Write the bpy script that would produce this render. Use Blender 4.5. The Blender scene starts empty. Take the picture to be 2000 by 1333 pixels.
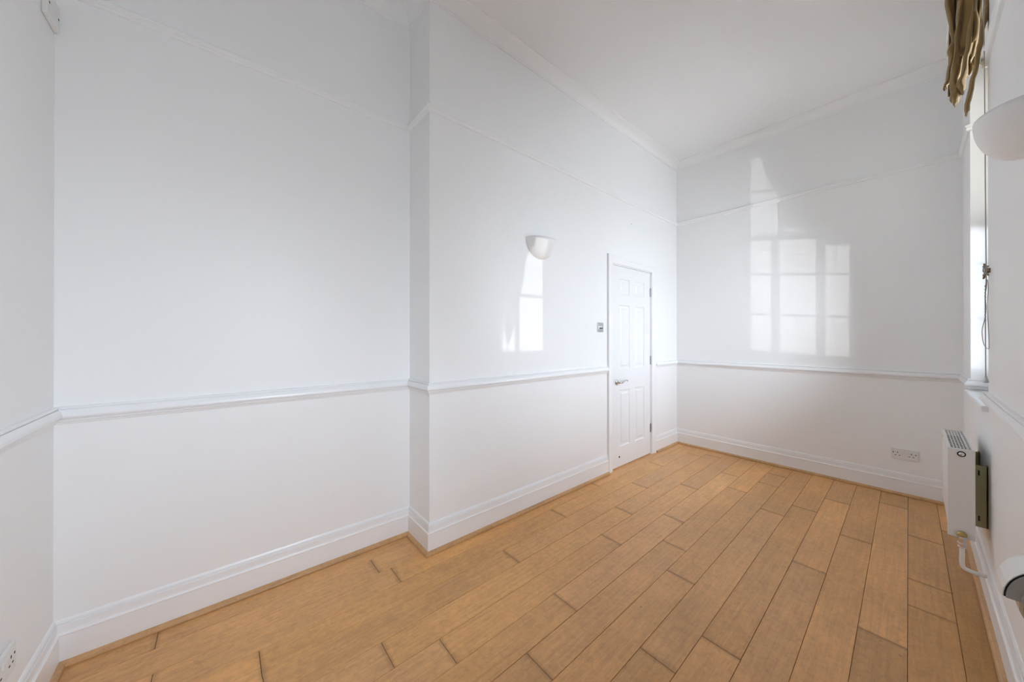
import bpy, bmesh, math, random
from mathutils import Vector, Matrix

random.seed(7)
S = bpy.context.scene
COL = S.collection

# ------------------------------------------------------------------ camera
cam_d = bpy.data.cameras.new('camera')
cam_d.sensor_fit = 'HORIZONTAL'
cam_d.sensor_width = 36.0
cam_d.lens = 667.18 / 2000 * 36.0
cam_d.shift_y = -0.0045
cam_d.clip_start = 0.02
cam = bpy.data.objects.new('camera', cam_d)
cam.location = (0, 0, 1.2908)
cam.rotation_euler = (math.pi / 2 + 0.0019, 0, 0.8666)
COL.objects.link(cam)
S.camera = cam

# ------------------------------------------------------------------ sky and light
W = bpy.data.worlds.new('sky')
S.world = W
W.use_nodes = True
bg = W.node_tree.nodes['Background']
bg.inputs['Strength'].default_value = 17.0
# even white sky over pale paving, the same all the way round
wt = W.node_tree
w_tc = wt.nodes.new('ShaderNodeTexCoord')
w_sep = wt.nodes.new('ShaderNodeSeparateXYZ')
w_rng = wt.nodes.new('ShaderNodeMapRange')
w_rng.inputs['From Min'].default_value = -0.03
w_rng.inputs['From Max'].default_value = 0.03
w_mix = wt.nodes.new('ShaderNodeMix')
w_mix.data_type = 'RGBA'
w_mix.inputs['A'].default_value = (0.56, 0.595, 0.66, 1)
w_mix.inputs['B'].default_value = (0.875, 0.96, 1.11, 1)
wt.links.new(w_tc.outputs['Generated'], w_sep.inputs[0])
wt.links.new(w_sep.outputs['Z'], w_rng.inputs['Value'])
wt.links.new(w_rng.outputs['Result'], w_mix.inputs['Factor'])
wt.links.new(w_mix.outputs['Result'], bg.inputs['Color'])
W.cycles.sampling_method = 'MANUAL'
W.cycles.sample_map_resolution = 256

# sunlight glinting off glass across the street: low, about eight metres out
gl = bpy.data.lights.new('street_glint', 'SPOT')
gl.energy = 1000
gl.shadow_soft_size = 0.016
gl.spot_size = 0.4
gl.spot_blend = 0.04
glint = bpy.data.objects.new('street_glint', gl)
glint.location = (8.44, -2.99, 0.69)
GLINT_AIM = Vector((0.2, 2.75, 1.0))
glint.rotation_euler = (GLINT_AIM - glint.location).to_track_quat('-Z', 'Y').to_euler()
COL.objects.link(glint)

S.view_settings.view_transform = 'Standard'
S.view_settings.look = 'None'
S.view_settings.gamma = 1.0
S.view_settings.use_curve_mapping = False
S.view_settings.exposure = 0.57
S.cycles.max_bounces = 8
S.cycles.diffuse_bounces = 7
S.cycles.glossy_bounces = 4
S.cycles.transparent_max_bounces = 12
S.cycles.sample_clamp_indirect = 8.0
S.cycles.caustics_reflective = False

# ------------------------------------------------------------------ plan of the room
XR = 0.24
YE = -0.5006
YF = 4.2486
A0 = (-2.1803, YE)
A1 = (-2.163, 0.948)
B1 = (-1.880, 0.948)
B2 = (-1.8848, YF)
ZC = 3.40
XB = -1.883
DY0, DY1 = 2.873, 3.607          # door leaf
WIN = (3.33, 0.49)               # window centres along the right wall
HWI, HWO = 0.415, 0.415          # half widths of the opening inside / at the frame
HWB = 0.38                       # half width between the outer bricks
XS = 0.40                        # end of the splayed reveal
XO = 0.60                        # outer face of the wall
ZSILL, ZHEAD = 0.945, 3.10

# ------------------------------------------------------------------ materials
def mat(name, color, rough=0.5, metal=0.0, spec=0.5, coat=0.0):
    m = bpy.data.materials.new(name)
    m.use_nodes = True
    b = m.node_tree.nodes['Principled BSDF']
    b.inputs['Base Color'].default_value = (*color, 1)
    b.inputs['Roughness'].default_value = rough
    b.inputs['Metallic'].default_value = metal
    b.inputs['Specular IOR Level'].default_value = spec
    b.inputs['Coat Weight'].default_value = coat
    return m

def nd(m, t, **kw):
    n = m.node_tree.nodes.new(t)
    for k, v in kw.items():
        setattr(n, k, v)
    return n

def lk(m, a, b):
    m.node_tree.links.new(a, b)

def paint(name, color, rough, spec, bump=0.03, scale=60.0, blotch=0.012):
    """painted plaster or wood: faint roller relief and barely uneven tone"""
    m = mat(name, color, rough, spec=spec)
    b = m.node_tree.nodes['Principled BSDF']
    tc = nd(m, 'ShaderNodeTexCoord')
    n1 = nd(m, 'ShaderNodeTexNoise'); n1.inputs['Scale'].default_value = scale; n1.inputs['Detail'].default_value = 1
    n2 = nd(m, 'ShaderNodeTexNoise'); n2.inputs['Scale'].default_value = 1.3; n2.inputs['Detail'].default_value = 1
    lk(m, tc.outputs['Object'], n1.inputs['Vector']); lk(m, tc.outputs['Object'], n2.inputs['Vector'])
    bp = nd(m, 'ShaderNodeBump'); bp.inputs['Strength'].default_value = bump; bp.inputs['Distance'].default_value = 0.004
    lk(m, n1.outputs['Fac'], bp.inputs['Height']); lk(m, bp.outputs['Normal'], b.inputs['Normal'])
    r = nd(m, 'ShaderNodeMapRange')
    r.inputs['To Min'].default_value = 1 - blotch; r.inputs['To Max'].default_value = 1 + blotch
    lk(m, n2.outputs['Fac'], r.inputs['Value'])
    mx = nd(m, 'ShaderNodeVectorMath', operation='SCALE')
    mx.inputs[0].default_value = color
    lk(m, r.outputs['Result'], mx.inputs['Scale'])
    lk(m, mx.outputs['Vector'], b.inputs['Base Color'])
    return m

M_WALL = paint('wall_paint', (0.90, 0.90, 0.897), 0.42, 0.35)
M_CEIL = paint('ceiling_paint', (0.905, 0.90, 0.893), 0.75, 0.2)
M_TRIM = paint('gloss_trim_paint', (0.89, 0.89, 0.895), 0.32, 0.5, bump=0.012, scale=25)
M_DOOR = paint('door_paint', (0.85, 0.85, 0.855), 0.3, 0.5, bump=0.02, scale=45)
M_PLAST = mat('white_plastic', (0.80, 0.79, 0.77), 0.3)
M_PLASTER = paint('plaster_white', (0.905, 0.905, 0.90), 0.6, 0.3, bump=0.02)
M_DARK = mat('dark_slot', (0.012, 0.011, 0.010), 0.6)
M_CHROME = mat('chrome', (0.72, 0.72, 0.73), 0.12, metal=1)
M_STEEL = mat('brushed_steel', (0.50, 0.50, 0.50), 0.38, metal=1)
M_BRASS = mat('brass', (0.55, 0.40, 0.16), 0.3, metal=1)
M_RAD = paint('radiator_enamel', (0.80, 0.785, 0.765), 0.3, 0.5, bump=0.01)
M_BRACKET = mat('galvanised_bracket', (0.42, 0.40, 0.24), 0.45, metal=0.2)
M_CORD = mat('blind_cord', (0.36, 0.33, 0.29), 0.8)
M_GREY = mat('grey_plastic', (0.30, 0.29, 0.28), 0.35)
M_SUB = mat('subfloor', (0.035, 0.022, 0.012), 0.9)
M_NEAR_BLACK = mat('near_black', (0.03, 0.03, 0.03), 0.7)

M_GLASS = bpy.data.materials.new('window_glass')
M_GLASS.use_nodes = True
nt = M_GLASS.node_tree
nt.nodes.remove(nt.nodes['Principled BSDF'])
tr = nt.nodes.new('ShaderNodeBsdfTransparent'); tr.inputs['Color'].default_value = (0.95, 0.965, 0.96, 1)
gs = nt.nodes.new('ShaderNodeBsdfGlossy'); gs.inputs['Roughness'].default_value = 0.02
fr = nt.nodes.new('ShaderNodeFresnel'); fr.inputs['IOR'].default_value = 1.45
ms = nt.nodes.new('ShaderNodeMixShader')
nt.links.new(fr.outputs[0], ms.inputs[0]); nt.links.new(tr.outputs[0], ms.inputs[1]); nt.links.new(gs.outputs[0], ms.inputs[2])
nt.links.new(ms.outputs[0], nt.nodes['Material Output'].inputs['Surface'])

def wood(name, base, plank=True):
    m = mat(name, base, 0.36, spec=0.5)
    b = m.node_tree.nodes['Principled BSDF']
    tc = nd(m, 'ShaderNodeTexCoord')
    oi = nd(m, 'ShaderNodeObjectInfo')
    off = nd(m, 'ShaderNodeVectorMath', operation='SCALE'); off.inputs[0].default_value = (13.7, 47.1, 9.3)
    lk(m, oi.outputs['Random'], off.inputs['Scale'])
    add = nd(m, 'ShaderNodeVectorMath', operation='ADD')
    lk(m, tc.outputs['Object'], add.inputs[0]); lk(m, off.outputs['Vector'], add.inputs[1])
    def noise(scale, mapscale, detail=5, rough=0.55, dist=0.0):
        mp = nd(m, 'ShaderNodeMapping'); mp.inputs['Scale'].default_value = mapscale
        n = nd(m, 'ShaderNodeTexNoise'); n.inputs['Scale'].default_value = scale
        n.inputs['Detail'].default_value = detail; n.inputs['Roughness'].default_value = rough
        n.inputs['Distortion'].default_value = dist
        lk(m, add.outputs['Vector'], mp.inputs['Vector']); lk(m, mp.outputs['Vector'], n.inputs['Vector'])
        return n
    broad = noise(2.2, (1, 1, 1), 2)                     # cloudy tone
    grain = noise(16, (5.0, 0.22, 1), 4, 0.62, 0.4)      # long grain
    fleck = noise(130, (1.6, 0.35, 1), 2, 0.6)           # fine pores
    mott = noise(26, (1, 0.8, 1), 2, 0.6, 1.2)           # figure of maple
    def ramp(src, lo, hi, a, c):
        r = nd(m, 'ShaderNodeMapRange')
        r.inputs['From Min'].default_value = lo; r.inputs['From Max'].default_value = hi
        r.inputs['To Min'].default_value = a; r.inputs['To Max'].default_value = c
        lk(m, src, r.inputs['Value'])
        return r.outputs['Result']
    def mul(x, y):
        n = nd(m, 'ShaderNodeMath', operation='MULTIPLY'); lk(m, x, n.inputs[0]); lk(m, y, n.inputs[1]); return n.outputs[0]
    k = mul(ramp(broad.outputs['Fac'], .3, .7, .89, 1.08), ramp(grain.outputs['Fac'], .3, .7, .87, 1.08))
    k = mul(k, ramp(fleck.outputs['Fac'], .25, .45, .88, 1.02))
    k = mul(k, ramp(mott.outputs['Fac'], .32, .62, .91, 1.05))
    # a scatter of small dark dents
    vor = nd(m, 'ShaderNodeTexVoronoi'); vor.inputs['Scale'].default_value = 5.5
    mpv = nd(m, 'ShaderNodeMapping'); mpv.inputs['Scale'].default_value = (1.0, 0.55, 1.0)
    lk(m, add.outputs['Vector'], mpv.inputs['Vector']); lk(m, mpv.outputs['Vector'], vor.inputs['Vector'])
    k = mul(k, ramp(vor.outputs['Distance'], .012, .03, .55, 1.0))
    # thin curved scratches
    sc = noise(3.1, (1, 1, 1), 2, 0.5, 1.6)
    ab = nd(m, 'ShaderNodeMath', operation='SUBTRACT'); ab.inputs[1].default_value = 0.5; lk(m, sc.outputs['Fac'], ab.inputs[0])
    ab2 = nd(m, 'ShaderNodeMath', operation='ABSOLUTE'); lk(m, ab.outputs[0], ab2.inputs[0])
    k = mul(k, ramp(ab2.outputs[0], .0006, .0025, .90, 1.0))
    if plank:
        # grime worked into the board ends, uneven (distance to the end is stored in the mesh)
        at = nd(m, 'ShaderNodeAttribute', attribute_name='end_dist')
        e = nd(m, 'ShaderNodeMath', operation='MULTIPLY'); e.inputs[1].default_value = 1.0
        lk(m, at.outputs['Fac'], e.inputs[0])
        soft = noise(9, (1, 1, 1), 3)
        e2 = mul(e.outputs[0], ramp(soft.outputs['Fac'], .3, .7, .6, 2.2))
        k = mul(k, ramp(e2, .0, .026, .72, 1.0))
    cm = nd(m, 'ShaderNodeVectorMath', operation='MULTIPLY')
    cm.inputs[0].default_value = base
    if plank:
        lk(m, oi.outputs['Color'], cm.inputs[1])
    else:
        cm.inputs[1].default_value = (1, 1, 1)
    sc2 = nd(m, 'ShaderNodeVectorMath', operation='SCALE')
    lk(m, cm.outputs['Vector'], sc2.inputs[0]); lk(m, k, sc2.inputs['Scale'])
    lk(m, sc2.outputs['Vector'], b.inputs['Base Color'])
    bp = nd(m, 'ShaderNodeBump'); bp.inputs['Strength'].default_value = 0.05; bp.inputs['Distance'].default_value = 0.003
    lk(m, grain.outputs['Fac'], bp.inputs['Height']); lk(m, bp.outputs['Normal'], b.inputs['Normal'])
    rr = ramp(broad.outputs['Fac'], .3, .7, .31, .40)
    lk(m, rr, b.inputs['Roughness'])
    return m

M_PLANK = wood('maple_board', (0.72, 0.38, 0.142))
M_BEAD = wood('oak_bead', (0.58, 0.34, 0.16), plank=False)

def fabric(name, color):
    m = mat(name, color, 0.95, spec=0.1)
    b = m.node_tree.nodes['Principled BSDF']
    b.inputs['Sheen Weight'].default_value = 0.3
    tc = nd(m, 'ShaderNodeTexCoord')
    n1 = nd(m, 'ShaderNodeTexNoise'); n1.inputs['Scale'].default_value = 300; n1.inputs['Detail'].default_value = 3
    n2 = nd(m, 'ShaderNodeTexNoise'); n2.inputs['Scale'].default_value = 14; n2.inputs['Detail'].default_value = 4
    lk(m, tc.outputs['Object'], n1.inputs['Vector']); lk(m, tc.outputs['Object'], n2.inputs['Vector'])
    r = nd(m, 'ShaderNodeMapRange'); r.inputs['To Min'].default_value = .75; r.inputs['To Max'].default_value = 1.25
    lk(m, n1.outputs['Fac'], r.inputs['Value'])
    s = nd(m, 'ShaderNodeVectorMath', operation='SCALE'); s.inputs[0].default_value = color
    lk(m, r.outputs['Result'], s.inputs['Scale']); lk(m, s.outputs['Vector'], b.inputs['Base Color'])
    bp = nd(m, 'ShaderNodeBump'); bp.inputs['Strength'].default_value = .5; bp.inputs['Distance'].default_value = .006
    lk(m, n2.outputs['Fac'], bp.inputs['Height']); lk(m, bp.outputs['Normal'], b.inputs['Normal'])
    return m
M_SHEER = bpy.data.materials.new('cream_light_screen')
M_SHEER.use_nodes = True
nt = M_SHEER.node_tree
nt.nodes.remove(nt.nodes['Principled BSDF'])
tl = nt.nodes.new('ShaderNodeBsdfTranslucent'); tl.inputs['Color'].default_value = (0.70, 0.67, 0.62, 1)
df = nt.nodes.new('ShaderNodeBsdfDiffuse'); df.inputs['Color'].default_value = (0.80, 0.78, 0.73, 1)
ms = nt.nodes.new('ShaderNodeMixShader'); ms.inputs[0].default_value = 0.25
nt.links.new(tl.outputs[0], ms.inputs[1]); nt.links.new(df.outputs[0], ms.inputs[2])
nt.links.new(ms.outputs[0], nt.nodes['Material Output'].inputs['Surface'])
M_FABRIC = fabric('olive_silk', (0.255, 0.165, 0.066))

# ------------------------------------------------------------------ mesh helpers
def obj(name, bm, m, parent=None, smooth=False):
    me = bpy.data.meshes.new(name)
    bmesh.ops.recalc_face_normals(bm, faces=bm.faces)
    bm.to_mesh(me); bm.free()
    me.materials.append(m)
    if smooth:
        for p in me.polygons:
            p.use_smooth = True
    o = bpy.data.objects.new(name, me)
    COL.objects.link(o)
    if parent is not None:
        o.parent = parent
    return o

def empty(name, loc, rz=0.0, parent=None):
    o = bpy.data.objects.new(name, None)
    o.empty_display_size = 0.1
    o.location = loc
    o.rotation_euler = (0, 0, rz)
    COL.objects.link(o)
    if parent is not None:
        o.parent = parent
    return o

def tag(o, label, cat=None, group=None, kind=None):
    o['label'] = label
    if cat: o['category'] = cat
    if group: o['group'] = group
    if kind: o['kind'] = kind
    return o

def box(bm, x0, x1, y0, y1, z0, z1, bevel=0.0):
    r = bmesh.ops.create_cube(bm, size=1.0)
    vs = r['verts']
    for v in vs:
        v.co = Vector((x0 + (v.co.x + .5) * (x1 - x0), y0 + (v.co.y + .5) * (y1 - y0), z0 + (v.co.z + .5) * (z1 - z0)))
    if bevel > 0:
        es = list({e for v in vs for e in v.link_edges})
        bmesh.ops.bevel(bm, geom=es, offset=bevel, segments=2, profile=0.5, affect='EDGES')
    return bm

def newbox(*a, bevel=0.0):
    return box(bmesh.new(), *a, bevel=bevel)

def prism(bm, pts, z0, z1):
    lo = [bm.verts.new((p[0], p[1], z0)) for p in pts]
    hi = [bm.verts.new((p[0], p[1], z1)) for p in pts]
    n = len(pts)
    bm.faces.new(lo[::-1]); bm.faces.new(hi)
    for i in range(n):
        bm.faces.new((lo[i], lo[(i + 1) % n], hi[(i + 1) % n], hi[i]))
    return bm

def cyl(bm, p0, p1, r0, r1=None, seg=20, caps=True):
    r1 = r0 if r1 is None else r1
    p0, p1 = Vector(p0), Vector(p1)
    d = (p1 - p0).normalized()
    a = d.orthogonal().normalized(); b = d.cross(a)
    A = [bm.verts.new(p0 + r0 * (math.cos(2 * math.pi * i / seg) * a + math.sin(2 * math.pi * i / seg) * b)) for i in range(seg)]
    B = [bm.verts.new(p1 + r1 * (math.cos(2 * math.pi * i / seg) * a + math.sin(2 * math.pi * i / seg) * b)) for i in range(seg)]
    for i in range(seg):
        bm.faces.new((A[i], A[(i + 1) % seg], B[(i + 1) % seg], B[i]))
    if caps:
        bm.faces.new(A[::-1]); bm.faces.new(B)
    return bm

def tube(bm, pts, radii, seg=12, caps=True, flat=None):
    """swept tube along pts; flat=(axis vector, factor list) not used"""
    pts = [Vector(p) for p in pts]
    if not hasattr(radii, '__len__'):
        radii = [radii] * len(pts)
    rings = []
    t0 = (pts[1] - pts[0]).normalized()
    a = t0.orthogonal().normalized()
    for i, p in enumerate(pts):
        if i == 0: t = pts[1] - pts[0]
        elif i == len(pts) - 1: t = pts[-1] - pts[-2]
        else: t = (pts[i + 1] - pts[i - 1])
        t.normalize()
        a = (a - a.dot(t) * t).normalized()
        b = t.cross(a)
        rings.append([bm.verts.new(p + radii[i] * (math.cos(2 * math.pi * k / seg) * a + math.sin(2 * math.pi * k / seg) * b)) for k in range(seg)])
    for R0, R1 in zip(rings, rings[1:]):
        for k in range(seg):
            bm.faces.new((R0[k], R0[(k + 1) % seg], R1[(k + 1) % seg], R1[k]))
    if caps:
        bm.faces.new(rings[0][::-1]); bm.faces.new(rings[-1])
    return bm

def smoothpath(pts, n=6):
    """Catmull-Rom through pts"""
    P = [Vector(p) for p in pts]
    P = [P[0] * 2 - P[1]] + P + [P[-1] * 2 - P[-2]]
    out = []
    for i in range(1, len(P) - 2):
        for k in range(n):
            t = k / n
            out.append(0.5 * ((2 * P[i]) + (-P[i - 1] + P[i + 1]) * t + (2 * P[i - 1] - 5 * P[i] + 4 * P[i + 1] - P[i + 2]) * t * t
                              + (-P[i - 1] + 3 * P[i] - 3 * P[i + 1] + P[i + 2]) * t ** 3))
    out.append(P[-2])
    return out

def lathe(bm, prof, axis_o, axis_d, seg=24):
    """prof: (radius, along)"""
    d = Vector(axis_d).normalized(); o = Vector(axis_o)
    a = d.orthogonal().normalized(); b = d.cross(a)
    rings = []
    for r, h in prof:
        if r < 1e-6:
            rings.append([bm.verts.new(o + d * h)])
        else:
            rings.append([bm.verts.new(o + d * h + r * (math.cos(2 * math.pi * k / seg) * a + math.sin(2 * math.pi * k / seg) * b)) for k in range(seg)])
    for A, B in zip(rings, rings[1:]):
        for k in range(seg):
            k2 = (k + 1) % seg
            if len(A) == 1 and len(B) == 1: continue
            if len(A) == 1: bm.faces.new((A[0], B[k2], B[k]))
            elif len(B) == 1: bm.faces.new((A[k], A[k2], B[0]))
            else: bm.faces.new((A[k], A[k2], B[k2], B[k]))
    return bm

def mitre_path(path, closed=False):
    """per path vertex: offset vector pointing into the room (left of travel)"""
    n = len(path)
    segn = []
    for i in range(n if closed else n - 1):
        p, q = path[i], path[(i + 1) % n]
        dx, dy = q[0] - p[0], q[1] - p[1]
        l = math.hypot(dx, dy)
        segn.append(Vector((-dy / l, dx / l)))
    offs = []
    for i in range(n):
        if closed:
            a, b = segn[i - 1], segn[i]
        else:
            a = segn[max(i - 1, 0)]; b = segn[min(i, n - 2)]
        offs.append((a + b) / (1 + a.dot(b)))
    return offs

def moulding(path, prof, seg_names, m, closed=False, z0=0.0, labels=None, kind='structure', cat='trim'):
    """one object per straight run, mitred at the corners; prof = (projection, height) closed loop"""
    offs = mitre_path(path, closed)
    n = len(path)
    out = []
    for i in range(n if closed else n - 1):
        j = (i + 1) % n
        if seg_names[i] is None:
            continue
        bm = bmesh.new()
        ra = [bm.verts.new((path[i][0] + offs[i].x * d, path[i][1] + offs[i].y * d, z0 + z)) for d, z in prof]
        rb = [bm.verts.new((path[j][0] + offs[j].x * d, path[j][1] + offs[j].y * d, z0 + z)) for d, z in prof]
        k = len(prof)
        for s in range(k):
            bm.faces.new((ra[s], ra[(s + 1) % k], rb[(s + 1) % k], rb[s]))
        bm.faces.new(ra); bm.faces.new(rb[::-1])
        o = obj(seg_names[i], bm, m)
        if labels: tag(o, labels[i], cat, kind=kind)
        out.append(o)
    return out

# ------------------------------------------------------------------ shell: walls, ceiling
T = 0.15
bm = prism(bmesh.new(), [(A0[0], A0[1] - T), (A1[0], A1[1]), (A1[0] - T - .02, A1[1]), (A0[0] - T, A0[1] - T)], 0, ZC)
tag(obj('wall_alcove', bm, M_WALL), 'white painted wall of the shallow alcove on the left', 'wall', kind='structure')

bm = bmesh.new()
def xb(y): return B1[0] + (B2[0] - B1[0]) * (y - B1[1]) / (B2[1] - B1[1])
OY0, OY1, OZ = DY0 - 0.026, DY1 + 0.026, 2.025
prism(bm, [B1, (xb(OY0), OY0), (-2.34, OY0), (-2.34, B1[1])], 0, ZC)
prism(bm, [(xb(OY1), OY1), (xb(YF), YF), (-2.34, YF), (-2.34, OY1)], 0, ZC)
prism(bm, [(xb(OY0), OY0), (xb(OY1), OY1), (-2.34, OY1), (-2.34, OY0)], OZ, ZC)
tag(obj('wall_left', bm, M_WALL), 'white painted left wall standing forward of the alcove, with the door', 'wall', kind='structure')
bm = newbox(-2.5, XO, YF, YF + T, 0, ZC)
tag(obj('wall_far', bm, M_WALL), 'white painted far wall with the double socket', 'wall', kind='structure')
bm = newbox(A0[0], XO, YE - T, YE, 0, ZC)
tag(obj('wall_near', bm, M_WALL), 'white painted end wall at the left edge of the view', 'wall', kind='structure')
bm = bmesh.new()
ys = [YE] + sum([[c - HWI, c - HWO, c + HWO, c + HWI] for c in sorted(WIN)], []) + [YF]
w2, w1 = sorted(WIN)
XF = .53
prism(bm, [(XR, YE), (XR, w2 - HWI), (XF, w2 - HWI), (XF, w2 - HWB), (XO, w2 - HWB), (XO, YE)], 0, ZC)
prism(bm, [(XR, w2 + HWI), (XR, w1 - HWI), (XF, w1 - HWI), (XF, w1 - HWB), (XO, w1 - HWB), (XO, w2 + HWB), (XF, w2 + HWB), (XF, w2 + HWI)], 0, ZC)
prism(bm, [(XR, w1 + HWI), (XR, YF), (XO, YF), (XO, w1 + HWB), (XF, w1 + HWB), (XF, w1 + HWI)], 0, ZC)
for c in WIN:
    pl = [(XR, c - HWI), (XF, c - HWI), (XF, c - HWB), (XO, c - HWB), (XO, c + HWB), (XF, c + HWB), (XF, c + HWI), (XR, c + HWI)]
    prism(bm, pl, 0, ZSILL - 0.028)
    prism(bm, pl, ZHEAD, ZC)
tag(obj('wall_right', bm, M_WALL), 'white painted window wall on the right with deep window reveals', 'wall', kind='structure')
bm = newbox(-2.5, XO, YE - T, YF + T, ZC, ZC + 0.1)
tag(obj('ceiling', bm, M_CEIL), 'plain white ceiling', 'ceiling', kind='structure')

# ------------------------------------------------------------------ floor of boards
bm = newbox(-2.5, XO, YE - T, YF + T, -0.06, -0.016)
floor = tag(obj('floor', bm, M_SUB), 'honey coloured wooden floor of long boards running to the far wall', 'floor', kind='structure')
PW = 0.1452
ROT = -0.0072
rows = {-1: [3.66, 1.62], 0: [3.41, 2.80, 2.523, 1.35], 1: [3.915, 2.16, .98], 2: [3.084, 1.20], 3: [3.676, 2.51, 1.33], 4: [3.338, 1.58, .40],
        5: [3.088, 1.327, .15], 6: [3.95, 3.644, 1.88, .70], 7: [3.315, 2.133, .95], 8: [3.63, 2.451, 1.275, .10],
        9: [3.073, 1.892, .71], 10: [4.05, 2.277, .515], 11: [3.946, 2.766, 1.297, .12], 12: [3.363, 1.878, .118],
        13: [2.49, .722, -.2], 14: [.658], 15: [-.21]}
def sh(x, y): return x + ROT * (y - 2.0)
TONE = {(-1, 3.66): (.70, .06), (-1, 1.62): (.72, .06), (0, 4.25): (.86, .02), (0, 3.41): (.88, .0), (0, 2.80): (.93, .0), (0, 2.52): (.84, .02), (1, 3.92): (1.0, -.02), (1, 2.16): (.80, -.02),
        (1, 4.25): (.82, .03), (2, 4.25): (.92, .0), (2, 3.08): (.97, .0), (3, 3.68): (1.06, -.01), (3, 2.51): (.90, -.03), (3, 4.25): (.96, .0), (4, 3.34): (.90, .03), (4, 4.25): (.98, .02), (4, 1.58): (.98, .0),
        (5, 3.09): (.98, -.02), (5, 1.33): (.90, .03), (6, 3.64): (.95, .0), (6, 1.88): (1.02, .03), (7, 2.13): (.98, .0), (7, 3.31): (1.0, .02), (8, 3.63): (1.10, -.04), (8, 2.45): (1.08, -.03), (8, 1.27): (.95, .02),
        (9, 3.07): (1.03, .0), (9, 1.89): (1.0, .03), (10, 2.28): (1.02, .03), (11, 2.77): (1.0, .0), (13, 2.49): (1.02, .04), (14, .66): (.97, -.03), (14, .95): (.96, -.04), (15, .95): (.97, -.03), (15, -.21): (.88, -.03)}
GAP = 0.0007
for k, js in rows.items():
    xr_ = -0.018 - PW * (k - 1) - GAP
    xl_ = -0.018 - PW * k + GAP
    top = YF - 0.003 if k < 13 else (YF - .003 if k == 13 else A1[1] - 0.002)
    ends = [top] + sorted([j for j in js if YE < j < top], reverse=True) + [YE + 0.003]
    if k == -1: xr_ = XR - 0.004
    if k == 15: xl_ = A0[0] + 0.002
    for a, b in zip(ends, ends[1:]):
        y1, y0 = a - GAP, b + GAP
        cx, cy = (xl_ + xr_) / 2, (y0 + y1) / 2
        bm = bmesh.new()
        ch = 0.0012
        L = (y1 - y0)
        hw = (xr_ - xl_) / 2
        yl = sorted({-L / 2, -L / 2 + ch, -L / 2 + .05, 0.0, L / 2 - .05, L / 2 - ch, L / 2} if L > .12 else {-L / 2, -L / 2 + ch, 0, L / 2 - ch, L / 2})
        lay = bm.verts.layers.float.new('end_dist')
        grid = []
        dz = random.uniform(-0.00035, 0.00035)
        for yy in yl:
            e = min(L / 2 - yy, yy + L / 2)
            row = []
            endz = -ch if e < 1e-6 else 0.0
            for xx, zz in ((-hw, -0.015), (-hw, -ch), (-hw + ch, 0.0), (hw - ch, 0.0), (hw, -ch), (hw, -0.015)):
                z = zz if zz < -.01 else min(zz, endz if abs(xx) < hw - 1e-9 else -ch)
                v = bm.verts.new((sh(cx + xx, cy + yy) - sh(cx, cy), yy, z + dz))
                v[lay] = e
                row.append(v)
            grid.append(row)
        for r0, r1 in zip(grid, grid[1:]):
            for i in range(5):
                bm.faces.new((r0[i], r0[i + 1], r1[i + 1], r1[i]))
        bm.faces.new(grid[0]); bm.faces.new(grid[-1][::-1])
        o = obj('plank', bm, M_PLANK, floor)
        o.location = (sh(cx, cy), cy, 0)
        v = random.uniform(0.90, 1.07)
        warm = random.uniform(-.06, .06)
        v, warm = TONE.get((k, round(a, 2)), (v, warm))
        o.color = (v * (1 + warm * .3), v, v * (1 - warm * 1.6), 1)

# ------------------------------------------------------------------ mouldings
loop = [(XB, DY0 - 0.094), B1, A1, A0, (XR, YE), (XR, YF), B2, (xb(DY1 + .094), DY1 + 0.094)]
loop[0] = (xb(DY0 - 0.094), DY0 - 0.094)
base_prof = [(-.004, 0.0), (.018, 0.0), (.018, .117), (.0195, .119), (.0198, .1225), (.0185, .125), (.0145, .1265), (.0130, .131), (.0122, .145),
             (.0120, .1590), (.0110, .1605), (.0045, .1600), (.0045, .1632), (.0080, .1640), (.0070, .1700), (.0035, .177), (-.004, .180)]
segs = ['baseboard_left', 'baseboard_return', 'baseboard_alcove', 'baseboard_near', 'baseboard_right', 'baseboard_far', 'baseboard_door']
labs = ['white moulded skirting board from the step corner to the door', 'short white skirting board on the step face beside the alcove',
        'white moulded skirting board along the alcove wall', 'white skirting board on the end wall at far left',
        'white skirting board under the windows on the right', 'white moulded skirting board along the far wall below the socket',
        'short white skirting board between door and far corner']
moulding(loop, base_prof, segs, M_TRIM, labels=labs, cat='skirting')
bead_prof = [(.016, .0012), (.0372, .0012), (.0375, .006), (.0345, .0135), (.0285, .0185), (.021, .0205), (.016, .021)]
loop2 = [(p[0], p[1]) for p in loop]
labs = [l.replace('white moulded skirting board', 'thin wooden quarter-round bead at the skirting foot').replace('short white skirting board', 'short wooden bead at the skirting foot').replace('white skirting board', 'thin wooden bead at the skirting foot') for l in labs]
moulding(loop2, bead_prof, ['trim_1', 'trim_2', 'trim_3', 'trim_4', 'trim_5', 'trim_6', 'trim_7'], M_BEAD, labels=labs, cat='floor bead')

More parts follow.
